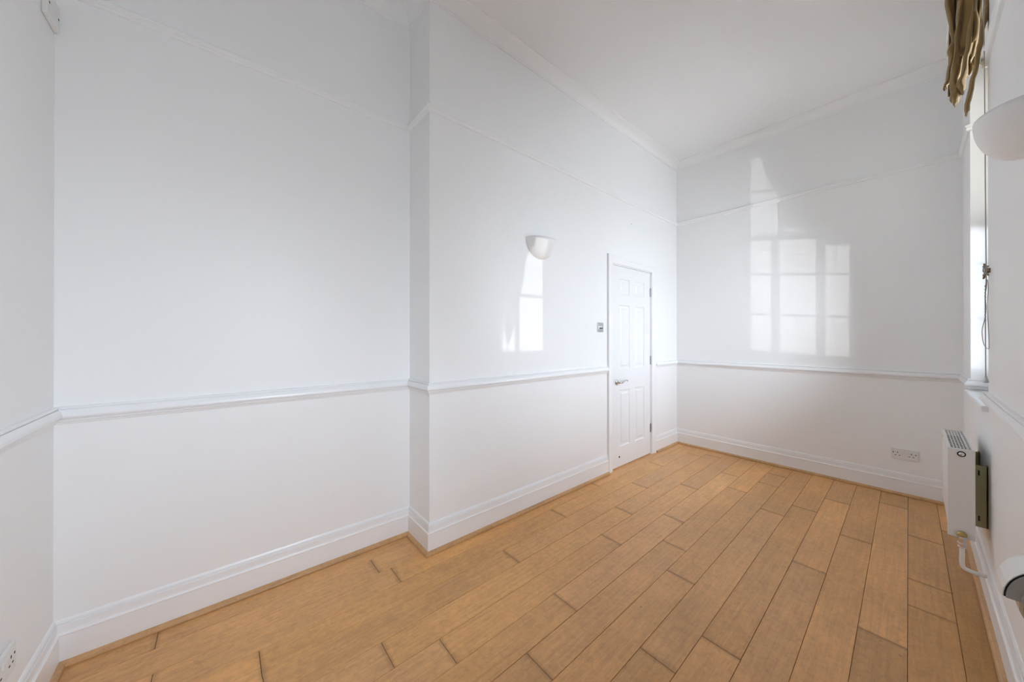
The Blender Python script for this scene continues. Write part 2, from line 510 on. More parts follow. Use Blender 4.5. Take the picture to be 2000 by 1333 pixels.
# chair rail and picture rail run into the window reveals and stop at the door casing
chair_prof = [(-.004, -.002), (.006, 0.0), (.0085, .003), (.009, .0065), (.011, .0085), (.014, .012), (.0165, .0175), (.0165, .0195), (.0115, .0200), (.0115, .0225), (.0225, .0235),
              (.0262, .029), (.0268, .034), (.0255, .041), (.0215, .049), (.0165, .0565), (.0150, .0580), (.0085, .0580), (.0085, .0602), (.0150, .0610), (.0150, .0665), (.0125, .069), (-.004, .0705)]
pict_prof = [(-.004, 0.0), (.012, 0.0), (.0155, .003), (.0165, .010), (.014, .017), (.0145, .020), (.020, .025), (.0215, .031), (.019, .036), (.012, .0385), (.0115, .041), (.006, .045), (-.004, .046)]
ce = 0.0
def rail_runs(prof, z, m, names, labs, door):
    far = [(XS, w1 + HWO), (XR, w1 + HWI), (XR, YF), B2] + ([(xb(DY1 + .094), DY1 + .094)] if door else [])
    mid = [(XS, w2 + HWO), (XR, w2 + HWI), (XR, w1 - HWI), (XS, w1 - HWO)]
    near = ([(xb(DY0 - .094), DY0 - .094)] if door else [B2]) + [B1, A1, A0, (XR, YE), (XR, w2 - HWI), (XS, w2 - HWO)]
    i = 0
    for path in (far, mid, near):
        k = len(path) - 1
        moulding(path, prof, names[i:i + k], m, z0=z, labels=labs[i:i + k], cat='rail')
        i += k
L_far = ['in the far reveal of the window', 'between window and far corner', 'across the far wall', 'between door and far corner']
L_mid = ['in the far reveal of the nearer window', 'under the right wall light', 'in the near reveal of the far window']
L_near = ['from the door to the step corner', 'on the step face beside the alcove', 'along the alcove wall', 'on the end wall at far left',
          'on the window wall behind the camera', 'in the near reveal of the nearer window']
n0 = 8
labs = ['white chair rail ' + s for s in L_far + L_mid + L_near]
rail_runs(chair_prof, .9463, M_TRIM, ['trim_%d' % (n0 + i) for i in range(13)], labs, True)
n0 += 13
L_far2 = L_far[:3]
L_near2 = ['along the left wall high above the door'] + L_near[1:]
labs = ['thin white picture rail ' + s.replace('under the right wall light', 'above the right wall light') for s in L_far2 + L_mid + L_near2]
rail_runs(pict_prof, 2.646, M_WALL, ['trim_%d' % (n0 + i) for i in range(12)], labs, False)
n0 += 12
cr = 0.083
corn = [(-.004, 0.0), (.006, 0.0), (.010, .004), (.010, .010)]
for i in range(9):
    a = i / 8 * math.pi / 2
    corn.append((.012 + .058 * (1 - math.cos(a)), .012 + .060 * math.sin(a)))
corn += [(.074, .074), (.080, .076), (.081, .086), (-.004, .086)]
cl = [B2, B1, A1, A0, (XR, YE), (XR, YF)]
labs = ['white coved cornice along the left wall', 'short white cornice on the step face beside the alcove', 'white cornice along the alcove wall',
        'white cornice on the end wall', 'white cornice above the windows', 'white cornice along the far wall']
moulding(cl, corn, ['trim_%d' % (n0 + i) for i in range(6)], M_CEIL, closed=True, z0=3.3165, labels=labs, cat='cornice')
n0 += 6

# ------------------------------------------------------------------ windows
def window(name, c, label):
    root = empty(name, (XS, c, ZSILL))
    tag(root, label, 'window', kind='structure')
    G0, G1 = -0.345, 0.345                 # glass edges, local y
    BARS = (-0.118, 0.118)
    Z = lambda z: z - ZSILL
    # box frame
    bm = bmesh.new()
    box(bm, 0.0, .13, -HWO, -.376, 0, Z(ZHEAD)); box(bm, 0.0, .13, .376, HWO, 0, Z(ZHEAD))
    box(bm, 0.0, .13, -.376, .376, Z(3.055), Z(ZHEAD)); box(bm, 0.0, .13, -.376, .376, 0, .045)
    obj('box_frame', bm, M_TRIM, root)
    bm = bmesh.new()
    box(bm, -.008, .0, -HWO, -.372, 0, Z(ZHEAD)); box(bm, -.008, .0, .372, HWO, 0, Z(ZHEAD))
    obj('staff_bead', bm, M_TRIM, root)
    def sash(nm, x0, zlo, zhi, glo, ghi, rowz):
        bm = bmesh.new()
        box(bm, x0, x0 + .042, -.375, G0, Z(zlo), Z(zhi)); box(bm, x0, x0 + .042, G1, .375, Z(zlo), Z(zhi))
        box(bm, x0, x0 + .042, G0, G1, Z(zlo), Z(glo)); box(bm, x0, x0 + .042, G0, G1, Z(ghi), Z(zhi))
        s = obj(nm, bm, M_TRIM, root)
        for b in BARS:
            obj('glazing_bar', newbox(x0 + .006, x0 + .036, b - .0125, b + .0125, Z(glo), Z(ghi)), M_TRIM, s)
        for z in rowz:
            obj('glazing_bar', newbox(x0 + .007, x0 + .035, G0, G1, Z(z) - .009, Z(z) + .009), M_TRIM, s)
        ye = [G0] + list(BARS) + [G1]; ze = [glo] + list(rowz) + [ghi]
        for i in range(3):
            for j in range(len(ze) - 1):
                obj('pane', newbox(x0 + .019, x0 + .023, ye[i], ye[i + 1], Z(ze[j]), Z(ze[j + 1])), M_GLASS, s)
    sash('lower_sash', .012, .990, 2.085, 1.075, 2.045, (1.397, 1.747))
    sash('upper_sash', .062, 2.045, 3.053, 2.090, 3.0, (2.463, 2.77))
    # sill board with a rounded nosing reaching into the room
    bm = bmesh.new()
    y0, y1 = c - HWI, c + HWI
    prism(bm, [(XR - .026 - XS, -HWI - .012), (XR - XS, -HWI - .012), (XR - XS, -HWI), (0, -HWO), (0, HWO), (XR - XS, HWI), (XR - XS, HWI + .012), (XR - .026 - XS, HWI + .012)], -.028, 0.0)
    es = [e for e in bm.edges if all(v.co.x < XR - .02 - XS for v in e.verts)]
    bmesh.ops.bevel(bm, geom=es, offset=.007, segments=3, profile=.5, affect='EDGES')
    obj('window_sill', bm, M_TRIM, root)
    # portal so the daylight samples well
    pl_ = bpy.data.lights.new('portal', 'AREA'); pl_.shape = 'RECTANGLE'; pl_.size = .76; pl_.size_y = 2.1
    pl_.cycles.is_portal = True
    po = bpy.data.objects.new('portal', pl_); po.location = (XO - .02, c, 2.03)
    po.rotation_euler = (0, math.pi / 2, 0)
    po.rotation_euler = Matrix(((0, 0, 1), (-1, 0, 0), (0, -1, 0))).to_euler()  # local -Z faces -X
    COL.objects.link(po)
    return root
window('window_1', WIN[0], 'white sash window with small panes in the right wall, near the far corner')
window('window_2', WIN[1], 'white sash window in the right wall beside the camera')

# ------------------------------------------------------------------ door
door = empty('door_1', (XB, (DY0 + DY1) / 2, 0))
tag(door, 'white six-panel door with chrome lever handle in the left wall', 'door', kind='structure')
dm = (DY0 + DY1) / 2
def dy(y): return y - dm
FX = -0.004                      # front face of the leaf relative to the wall face
bm = newbox(FX - .040, FX - .009, dy(DY0), dy(DY1), .012, 1.992)
# stiles and rails standing proud of the panel field
pz = [(.203, .765), (.970, 1.612), (1.714, 1.875)]
py = [(2.996, 3.190), (3.285, 3.480)]
def fr_box(y0, y1, z0, z1): box(bm, FX - .0092, FX, dy(y0), dy(y1), z0, z1)
fr_box(DY0, py[0][0], .012, 1.992); fr_box(py[1][1], DY1, .012, 1.992); fr_box(py[0][1], py[1][0], .012, 1.992)
zz = [.012] + [z for p in pz for z in p] + [1.992]
for (a, b) in py:
    for i in range(0, 8, 2):
        fr_box(a, b, zz[i], zz[i + 1])
leaf = obj('leaf', bm, M_DOOR, door)
for (a, b) in py:
    for (z0, z1) in pz:
        bm = bmesh.new()
        # ogee sticking round the recess, then the raised field
        rings = []
        for ins, x in ((0.0, FX - .0005), (.004, FX - .002), (.009, FX - .0075), (.016, FX - .0088), (.030, FX - .0085), (.042, FX - .0015), (.046, FX - .0012)):
            rings.append([bm.verts.new((x, dy(y), z)) for y, z in ((a + ins, z0 + ins), (b - ins, z0 + ins), (b - ins, z1 - ins), (a + ins, z1 - ins))])
        for R0, R1 in zip(rings, rings[1:]):
            for i in range(4):
                bm.faces.new((R0[i], R0[(i + 1) % 4], R1[(i + 1) % 4], R1[i]))
        bm.faces.new(rings[-1])
        obj('panel', bm, M_DOOR, leaf)
# lining, stop and threshold behind the leaf
bm = bmesh.new()
box(bm, -.14, .0, dy(OY0), dy(DY0) - .003, 0, OZ); box(bm, -.14, .0, dy(DY1) + .003, dy(OY1), 0, OZ); box(bm, -.14, .0, dy(OY0), dy(OY1), 1.995, OZ)
box(bm, -.085, -.046, dy(DY0) - .003, dy(DY0) + .015, 0, 2.0); box(bm, -.085, -.046, dy(DY1) - .015, dy(DY1) + .003, 0, 2.0); box(bm, -.085, -.046, dy(DY0), dy(DY1), 1.975, 2.0)
box(bm, -.14, -.050, dy(DY0), dy(DY1), 0, .02)
obj('door_lining', bm, M_TRIM, door)
# casing: mitred, stepped profile (across, projection)
cp = [(0.0, -.004), (0.0, .009), (.004, .0125), (.010, .0125), (.013, .0105), (.050, .0150), (.056, .0185), (.068, .0205), (.076, .0200), (.079, .016), (.079, -.004)]
def casing(nm, p, q, na, nb):
    """p,q: inner corner points (y,z); na,nb outward mitre directions"""
    bm = bmesh.new()
    ra = [bm.verts.new((d, p[0] + na[0] * w, p[1] + na[1] * w)) for w, d in cp]
    rb = [bm.verts.new((d, q[0] + nb[0] * w, q[1] + nb[1] * w)) for w, d in cp]
    k = len(cp)
    for i in range(k):
        bm.faces.new((ra[i], ra[(i + 1) % k], rb[(i + 1) % k], rb[i]))
    bm.faces.new(ra); bm.faces.new(rb[::-1])
    return obj(nm, bm, M_TRIM, door)
i0, i1, it = dy(DY0) - .012, dy(DY1) + .012, 2.004
casing('architrave', (i0, 0.0), (i0, it), (-1, 0), (-1, 1))
casing('architrave', (i1, 0.0), (i1, it), (1, 0), (1, 1))
casing('architrave', (i0, it), (i1, it), (-1, 1), (1, 1))
# lever handle
h = obj('handle', lathe(bmesh.new(), [(0, .0), (.026, .0), (.027, .003), (.024, .007), (.013, .010), (.0105, .016), (.0095, .034), (0, .034)], (FX, dy(2.944), .848), (1, 0, 0)), M_CHROME, door, True)
pts = smoothpath([(FX + .030, dy(2.944), .848), (FX + .041, dy(2.956), .847), (FX + .044, dy(2.985), .8455), (FX + .044, dy(3.015), .857), (FX + .043, dy(3.045), .864), (FX + .041, dy(3.070), .859), (FX + .039, dy(3.085), .852)], 5)
n_ = len(pts)
obj('lever', tube(bmesh.new(), pts, [.0088 - .0036 * i / (n_ - 1) for i in range(n_)], 12), M_CHROME, h, True)
obj('latch_plate', newbox(FX - .030, FX + .0012, dy(DY0) - .0026, dy(DY0) + .0004, .812, .885), M_STEEL, door)
for z in (1.781, 1.036, .291):
    bm = bmesh.new()
    for i in range(5):
        cyl(bm, (FX + .004, dy(DY1) + .0015, z - .045 + i * .018 + .0006), (FX + .004, dy(DY1) + .0015, z - .045 + (i + 1) * .018 - .0006), .0062, seg=12)
    cyl(bm, (FX + .004, dy(DY1) + .0015, z - .049), (FX + .004, dy(DY1) + .0015, z + .049), .0042, seg=10)
    hg = obj('hinge', bm, M_STEEL, door, False)
    obj('hinge_leaf', newbox(FX - .001, FX + .0012, dy(DY1) - .012, dy(DY1) + .0028, z - .045, z + .045), M_STEEL, hg)
obj('stop_screw', lathe(bmesh.new(), [(0, .006), (.007, .005), (.009, .0), (0, -.002)], (FX, dy(2.992), .107), (1, 0, 0), 14), M_DARK, door, True)

# ------------------------------------------------------------------ light switch
sw = empty('light_switch', (xb(2.669), 2.669, 1.381))
tag(sw, 'brushed steel light switch with dark toggle on the wall beside the door', 'switch')
bm = newbox(0, .0075, -.043, .043, -.043, .043, bevel=.002)
obj('plate', bm, M_STEEL, sw)
obj('toggle_surround', newbox(.0072, .010, -.030, .022, -.016, .012, bevel=.001), M_CHROME, sw)
obj('toggle', newbox(.009, .019, -.026, .018, -.013, -.004, bevel=.001), M_DARK, sw)

# ------------------------------------------------------------------ double sockets
def socket(loc, rz, label):
    """plate in local xz facing -y"""
    r = empty('double_socket', loc, rz)
    tag(r, label, 'socket')
    obj('plate', newbox(-.073, .073, -.0105, 0, -.043, .043, bevel=.003), M_PLAST, r)
    for s in (-1, 1):
        obj('rocker', newbox(s * .0115 - .0095, s * .0115 + .0095, -.0145, -.009, .007, .026, bevel=.0015), M_PLAST, r)
        obj('screw', lathe(bmesh.new(), [(0, .0008), (.0035, .0006), (.0040, 0), (0, -.001)], (s * .0602, -.0105, .008), (0, -1, 0), 12), M_NEAR_BLACK, r, True)
        cx = s * .037
        obj('pin_hole', newbox(cx - .0025, cx + .0025, -.0111, -.009, .005, .014), M_DARK, r)
        for t in (-1, 1):
            obj('pin_hole', newbox(cx + t * .011 - .0042, cx + t * .011 + .0042, -.0111, -.009, -.0145, -.0100), M_DARK, r)
    return r
socket((-.0525, YF, .333), 0, 'white double socket low on the far wall beside the radiator')
socket((-1.753, YE, .302), math.pi, 'white double socket low on the end wall, cut by the left edge')

# cover plate high on the end wall
cpz = empty('cover_plate', (-2.104, YE, 2.524))
tag(cpz, 'small off-white cover plate with two screws high on the end wall', 'cover plate')
obj('cover', newbox(-.060, .060, 0, .016, -.05, .05, bevel=.004), M_PLAST, cpz)
for px, pz_ in ((-.046, .0), (.046, .0)):
    obj('screw', lathe(bmesh.new(), [(0, .001), (.004, .0006), (.0045, 0), (0, -.001)], (px, .016, pz_), (0, 1, 0), 12), M_NEAR_BLACK, cpz, True)

# picture nail
tag(obj('wall_nail', lathe(bmesh.new(), [(0, .012), (.003, .011), (.0035, .009), (.0016, .008), (.0016, -.004), (0, -.004)], (xb(3.204), 3.204, 2.453), (1, 0, -.2), 10), M_STEEL),
    'tiny nail in the left wall above the door', 'nail')

# ------------------------------------------------------------------ wall lights
def sconce(loc, rz, label):
    """half bowl uplighter; local +x points into the room, rim at local z=0"""
    r = empty('wall_light', loc, rz)
    tag(r, label, 'wall light', 'half-bowl wall lights')
    RW, RD, RH = .146, .105, .150
    bm = bmesh.new()
    nu, nv = 28, 14
    def surf(k):
        g = []
        for j in range(nv + 1):
            ph = j / nv * math.pi / 2          # 0 at rim, pi/2 at the foot
            row = []
            for i in range(nu + 1):
                th = -math.pi / 2 + math.pi * i / nu
                c = math.cos(ph) ** .92
                row.append(bm.verts.new((k * RD * c * math.cos(th), k * RW * c * math.sin(th), -RH * k * math.sin(ph))))
            g.append(row)
        return g
    A = surf(1.0); B = surf(.955)
    for g in (A, B):
        for j in range(nv):
            for i in range(nu):
                try: bm.faces.new((g[j][i], g[j][i + 1], g[j + 1][i + 1], g[j + 1][i]))
                except ValueError: pass
    for i in range(nu):
        bm.faces.new((A[0][i], A[0][i + 1], B[0][i + 1], B[0][i]))
    bmesh.ops.remove_doubles(bm, verts=bm.verts, dist=1e-5)
    obj('bowl', bm, M_PLASTER, r, True)
    obj('back_plate', newbox(.0, .006, -.06, .06, -.10, -.02, bevel=.002), M_PLASTER, r)
    obj('bulb', lathe(bmesh.new(), [(0, -.03), (.012, -.03), (.013, -.005), (.020, .012), (.024, .030), (.019, .048), (.009, .056), (0, .058)], (.036, 0, -.050), (0, 0, 1), 18), M_GLASS, r, True)
    obj('bulb_holder', lathe(bmesh.new(), [(0, -.035), (.017, -.035), (.017, .0), (.013, .004), (0, .004)], (.036, 0, -.080), (0, 0, 1), 16), M_PLAST, r, True)
    return r
sconce((xb(1.885), 1.885, 2.045), 0, 'white half-bowl wall light on the left wall')
sconce((XR, 2.03, 2.04), math.pi, 'white half-bowl wall light on the window wall, cut by the right edge')

# ------------------------------------------------------------------ radiator
RY0, RY1, RZ0, RZ1 = 2.82, 3.36, .284, .730
RX0, RX1 = .109, .194
rad = empty('radiator', (.15, (RY0 + RY1) / 2, RZ0))
tag(rad, 'white double panel radiator with top grille under the window', 'radiator')
rc = Vector((.15, (RY0 + RY1) / 2, RZ0))
def R(x, y, z): return (x - rc.x, y - rc.y, z - rc.z)
def rbox(x0, x1, y0, y1, z0, z1, bevel=0.0, bm=None):
    return box(bm or bmesh.new(), x0 - rc.x, x1 - rc.x, y0 - rc.y, y1 - rc.y, z0 - rc.z, z1 - rc.z, bevel)
# fluted panels
def panel_bm(x, sgn):
    bm = bmesh.new()
    n = 108
    col = []
    zs = [RZ0 + .012, RZ0 + .03, RZ0 + .045, RZ1 - .05, RZ1 - .035, RZ1 - .02]
    for i in range(n + 1):
        y = RY0 + .006 + (RY1 - RY0 - .012) * i / n
        w = .5 - .5 * math.cos(2 * math.pi * i / 6)
        cc = []
        for j, z in enumerate(zs):
            d = w * .006 if 2 <= j <= 3 else 0
            cc.append((bm.verts.new(R(x + sgn * (-.004 + d), y, z)), bm.verts.new(R(x - sgn * .012, y, z))))
        col.append(cc)
    for c0, c1 in zip(col, col[1:]):
        for j in range(len(zs) - 1):
            for s in (0, 1):
                bm.faces.new((c0[j][s], c1[j][s], c1[j + 1][s], c0[j + 1][s]))
        bm.faces.new((c0[0][0], c1[0][0], c1[0][1], c0[0][1])); bm.faces.new((c0[-1][0], c1[-1][0], c1[-1][1], c0[-1][1]))
    return bm
obj('front_panel', panel_bm(RX0 + .004, -1), M_RAD, rad, True)
obj('rear_panel', panel_bm(RX1 - .004, 1), M_RAD, rad, True)
# end covers
for nm, ya, yb in (('end_cover', RY0, RY0 + .010), ('end_cover', RY1 - .010, RY1)):
    obj(nm, rbox(RX0, RX1, ya, yb, RZ0, RZ1 - .002, .002), M_RAD, rad)
# top grille: frame + lattice
bm = bmesh.new()
g0, g1 = RX0 + .010, RX1 - .010
rbox(RX0, g0, RY0 + .009, RY1 - .009, RZ1 - .022, RZ1, 0, bm); rbox(g1, RX1, RY0 + .009, RY1 - .009, RZ1 - .022, RZ1, 0, bm)
rbox(g0, g1, RY0 + .009, RY0 + .016, RZ1 - .012, RZ1, 0, bm); rbox(g0, g1, RY1 - .016, RY1 - .009, RZ1 - .012, RZ1, 0, bm)
nl = 6
for i in range(1, nl):
    x = g0 + (g1 - g0) * i / nl
    rbox(x - .0016, x + .0016, RY0 + .016, RY1 - .016, RZ1 - .0017, RZ1 - .0005, 0, bm)
nc = 15
for i in range(1, nc):
    y = RY0 + .016 + (RY1 - RY0 - .032) * i / nc
    rbox(g0, g1, y - .0050, y + .0050, RZ1 - .0018, RZ1 - .0008, 0, bm)
obj('top_grille', bm, M_RAD, rad)
bm = bmesh.new()
for i in range(40):
    y = RY0 + .03 + (RY1 - RY0 - .06) * i / 39
    rbox(RX0 + .022, RX1 - .022, y - .0006, y + .0006, RZ0 + .04, RZ1 - .05, 0, bm)
rbox(RX0 + .013, RX1 - .013, RY0 + .011, RY1 - .011, RZ1 - .034, RZ1 - .031, 0, bm)  # dark sheet under the grille, painting the deep shade in its holes
obj('fins_and_shade_sheet', bm, M_NEAR_BLACK, rad)
# bleed plug on the near end
px = .1525; pzv = .705
pl_o = obj('bleed_plug', lathe(bmesh.new(), [(0, .005), (.0095, .004), (.0105, .0), (0, -.002)], R(px, RY0, pzv), (0, -1, 0), 24), M_CHROME, rad, True)
obj('plug_ring', lathe(bmesh.new(), [(.0098, .0025), (.0138, .003), (.0142, -.001), (.0098, -.001)], R(px, RY0, pzv), (0, -1, 0), 28), M_DARK, pl_o, True)
# brackets behind
for y in (RY0 + .10, RY1 - .10):
    bm = bmesh.new()
    rbox(RX1, XR - .0015, y, y + .004, .33, .64, 0, bm); rbox(XR - .006, XR, y, y + .036, .33, .64, 0, bm); rbox(RX1 - .001, RX1 + .006, y, y + .030, .35, .63, 0, bm)
    br = obj('bracket', bm, M_BRACKET, rad)
    for z in (.36, .59):
        obj('bracket_slot', rbox(RX1 + .014, RX1 + .020, y - .0006, y + .001, z, z + .026), M_DARK, br)
# valve and pipe at the near end
vx, vz = .153, .285
bm = lathe(bmesh.new(), [(0, .012), (.010, .012), (.0165, .008), (.0165, -.002), (0, -.002)], R(vx, RY0, vz + .018), (0, -1, 0), 20)
vb = obj('valve_collar', bm, M_BRASS, rad, True)
bm = lathe(bmesh.new(), [(0, .020), (.012, .018), (.0135, .008), (.0135, -.012), (.0165, -.014), (.0165, -.028), (.0125, -.030), (0, -.030)], R(vx, RY0 - .014, vz - .004), (0, 0, 1), 6)
obj('valve', bm, M_CHROME, rad)
bm = lathe(bmesh.new(), [(0, .0), (.0145, .0), (.0145, -.006), (.010, -.008), (0, -.008)], R(vx, RY0 - .014, vz - .034), (0, 0, 1), 20)
obj('valve_nut', bm, M_CHROME, rad, True)
pp = smoothpath([R(vx, RY0 - .014, vz - .036), R(vx, RY0 - .014, .22), R(vx, RY0 - .014, .165), R(vx + .006, RY0 - .014, .146), R(vx + .022, RY0 - .013, .139), R(.19, RY0 - .008, .135), R(XR - .016, RY0, .130)], 6)
obj('pipe', tube(bmesh.new(), pp, .0088, 14), M_RAD, rad, True)

# ------------------------------------------------------------------ gathered blind
YAW = 0.8666
def ratio(u):
    t = (u - 1000) / 667.18
    return (-math.sin(YAW) + t * math.cos(YAW)) / (math.cos(YAW) + t * math.sin(YAW))
blind = empty('window_blind', (XR, WIN[0], 3.24))
tag(blind, 'olive brown gathered fabric blind bunched at the top of the window', 'blind')
bo = Vector((XR, WIN[0], 3.24))
def pt3(u, v, y):
    """a point of the drape, given in metres from its measured outline at depth y"""
    x = ratio(u) * y
    zc = -x * -math.sin(YAW) * -1 + y * math.cos(YAW)
    zc = -math.sin(YAW) * x + math.cos(YAW) * y
    return Vector((x, y, 1.2908 + (657.5 - v) / 667.18 * zc))
def fold(nm, pts, y, dep, tip=True, wob=.004, seed=0):
    rnd = random.Random(seed)
    rows_ = []
    C_ = [pt3((a + b) / 2, v, y + k) for a, b, v, k in pts]
    Wd = [(ratio(b) - ratio(a)) * y / 2 * 1.18 for a, b, v, k in pts]
    # extend upwards out of sight to the headrail
    top = C_[0]
    C_ = [Vector((top.x + .004, top.y, 3.22))] + C_; Wd = [Wd[0] * 1.05] + Wd
    P = smoothpath(C_, 6)
    WW = []
    for i in range(len(Wd) - 1):
        for k in range(6):
            t = k / 6; t = t * t * (3 - 2 * t)
            WW.append(Wd[i] * (1 - t) + Wd[i + 1] * t)
    WW.append(Wd[-1])
    seg = 18
    bm = bmesh.new()
    rings = []
    n = len(P)
    ph0 = rnd.uniform(0, 6)
    for i, (p, w) in enumerate(zip(P, WW)):
        d = dep * (0.65 + .35 * min(1, w / .012))
        ring = []
        for k in range(seg):
            a = 2 * math.pi * k / seg
            # pinched cloth section: a soft lobed ellipse, creased along its length
            cre = 1 + .10 * math.sin(3 * a + ph0 + i * .13) + .07 * math.sin(5 * a - i * .21)
            x = w * math.cos(a) * (0.94 + .06 * cre) + wob * .3 * math.sin(i * .55 + ph0)
            yy = d * math.sin(a) * cre
            ring.append(bm.verts.new(p - bo + Vector((x, yy, wob * math.sin(2 * a + i)))))
        rings.append(ring)
    for R0, R1 in zip(rings, rings[1:]):
        for k in range(seg):
            bm.faces.new((R0[k], R0[(k + 1) % seg], R1[(k + 1) % seg], R1[k]))
    bm.faces.new(rings[0]); bm.faces.new(rings[-1][::-1])
    return obj(nm, bm, M_FABRIC, blind, True)
fold('fold', [(1848, 1863, 0, 0), (1852, 1865, 30, 0), (1857, 1866, 55, 0), (1860, 1867, 78, 0), (1853, 1867, 95, 0), (1855, 1867, 115, 0), (1851, 1862, 138, 0), (1847, 1858, 158, 0), (1844, 1851, 169, 0), (1844.5, 1847, 172, 0)], 3.06, .030, seed=1)
fold('fold', [(1873, 1891, 0, 0), (1869, 1883, 30, 0), (1868, 1876, 55, 0), (1866, 1874, 80, 0), (1864, 1873, 110, 0), (1858, 1872, 140, 0), (1857, 1870, 160, 0), (1858, 1876, 175, 0), (1857.5, 1876.5, 187, 0), (1862, 1873, 197, 0), (1865.5, 1868, 204, 0)], 2.99, .032, seed=2)
fold('fold', [(1886, 1896, 20, 0), (1884, 1889, 45, 0), (1881, 1887, 70, 0), (1878, 1884, 100, 0), (1873, 1880, 130, 0), (1868, 1874, 155, 0), (1869, 1871, 165, 0)], 3.03, .026, seed=3)
fold('fold', [(1902, 1911, 0, 0), (1896, 1907, 30, 0), (1891, 1903, 60, 0), (1886, 1898, 95, 0), (1882, 1892, 120, 0), (1877, 1890, 145, 0), (1869, 1887, 163, 0), (1873, 1886, 172, 0), (1880, 1884, 180, 0)], 2.96, .034, seed=4)
fold('fold', [(1911, 1918, 0, 0), (1909, 1917, 30, 0), (1906, 1913, 60, 0), (1903, 1910, 85, 0), (1898, 1905, 105, 0), (1896, 1898, 120, 0)], 2.98, .024, seed=5)
fold('fold', [(1922, 1933, 0, 0), (1922, 1934, 20, 0), (1918, 1930, 38, 0), (1915, 1924, 60, 0), (1911, 1921, 85, 0), (1905, 1915, 115, 0), (1900, 1910, 140, 0), (1894, 1904, 165, 0), (1888, 1899, 190, 0), (1885, 1895, 210, 0), (1886, 1891, 223, 0)], 2.89, .030, seed=6)
# gathered body of the blind across the window, swagged at its lower edge
bm = bmesh.new()
ny, nz = 150, 16
g = []
for i in range(ny + 1):
    s = i / ny
    y = 2.93 + (WIN[0] + .44 - 2.93) * s
    zb = 2.80 + .30 * s - .09 * math.sin(math.pi * s) + .018 * math.sin(s * 57)
    row = []
    for j in range(nz + 1):
        t = j / nz
        z = 3.22 + (zb - 3.22) * t
        amp = .012 + .016 * t
        x = .198 - .012 * t + amp * math.sin(s * 2 * math.pi * 13 + .7 * math.sin(t * 3 + s * 9)) + .006 * math.sin(t * 9 + s * 31)
        row.append(bm.verts.new(Vector((x, y, z)) - bo))
    g.append(row)
for a, b in zip(g, g[1:]):
    for j in range(nz):
        bm.faces.new((a[j], a[j + 1], b[j + 1], b[j]))
body = obj('gathered_body', bm, M_FABRIC, blind, True)
md = body.modifiers.new('thickness', 'SOLIDIFY'); md.thickness = .004
# unseen cloth added in the reveal to cut light, drooping to the far side
drop_bm = bmesh.new()
g = []
for i in range(61):
    s = i / 60
    y = WIN[0] - .40 + .80 * s
    zb = 2.95 if y < 3.1 else (2.95 - (y - 3.1) * 1.25 if y < 3.2 else (2.825 - (y - 3.2) * 3.8 if y < 3.37 else max(2.0, 2.18 - (y - 3.37) * .9)))
    row = []
    for j in range(9):
        t = j / 8
        row.append(drop_bm.verts.new(Vector((.335 + .010 * math.sin(s * 40 + t), y, ZHEAD - .005 + (zb - ZHEAD) * t)) - bo))
    g.append(row)
for a, b in zip(g, g[1:]):
    for j in range(8):
        drop_bm.faces.new((a[j], a[j + 1], b[j + 1], b[j]))
# cloth closing the near end of the bunch
bm = bmesh.new()
g = []
for i in range(31):
    s = i / 30
    x = .135 + .100 * s
    row = []
    for j in range(9):
        t = j / 8
        zb = 2.66 + .12 * s * s
        row.append(bm.verts.new(Vector((x - .006 * t, 3.15 - .10 * s + .012 * math.sin(s * 40), 3.22 + (zb - 3.22) * t)) - bo))
    g.append(row)
for a, b in zip(g, g[1:]):
    for j in range(8):
        bm.faces.new((a[j], a[j + 1], b[j + 1], b[j]))
lin = obj('end_return', bm, M_FABRIC, blind, True)
md = lin.modifiers.new('thickness', 'SOLIDIFY'); md.thickness = .003
obj('added_light_screen', drop_bm, M_SHEER, blind, True).modifiers.new('thickness', 'SOLIDIFY').thickness = .003
obj('headrail', newbox(-.10, 0, 2.86 - bo.y, 3.80 - bo.y, -.03, .01, bevel=.003), M_TRIM, blind)
# pull cord with its bell-shaped end
cy_ = 2.80
cx_ = ratio(1925.5) * cy_
cord = smoothpath([Vector((cx_ - .006, cy_, 3.20)) - bo, pt3(1923.5, 60, cy_) - bo, pt3(1925, 300, cy_) - bo, pt3(1926, 470, cy_) - bo, pt3(1926.5, 540, cy_) - bo, pt3(1924.5, 580, cy_) - bo, pt3(1924.8, 660, cy_) - bo, pt3(1925.3, 736, cy_) - bo], 5)
co = obj('cord', tube(bmesh.new(), cord, .0017, 8), M_CORD, blind, True)
cp0 = pt3(1925.5, 734, cy_) - bo
obj('cord_pull', lathe(bmesh.new(), [(0, .0), (.0030, .0), (.0042, -.002), (.0030, -.005), (.0048, -.012), (.0082, -.022), (.0090, -.028), (.0070, -.0315), (0, -.0315)], cp0, (0, 0, 1), 18), M_STEEL, co, True)
lp = [pt3(u, v, cy_) - bo for u, v in ((1926, 538), (1927.5, 556), (1924, 578), (1926.5, 600), (1923.5, 622), (1918.8, 640), (1918.2, 652), (1920.5, 668), (1925, 677), (1931, 680), (1931.5, 664), (1929, 600), (1930.5, 560), (1928.5, 545))]
obj('cord_loop', tube(bmesh.new(), smoothpath(lp, 5), .0013, 8), M_CORD, blind, True)
wr = []
for i in range(60):
    a = i / 59
    c0 = pt3(1924.6, 555 + a * 70, cy_) - bo
    wr.append(c0 + Vector((.0017 * math.cos(a * 70), .0017 * math.sin(a * 70), 0)))
obj('cord_wrap', tube(bmesh.new(), wr, .0012, 6), M_CORD, blind, True)
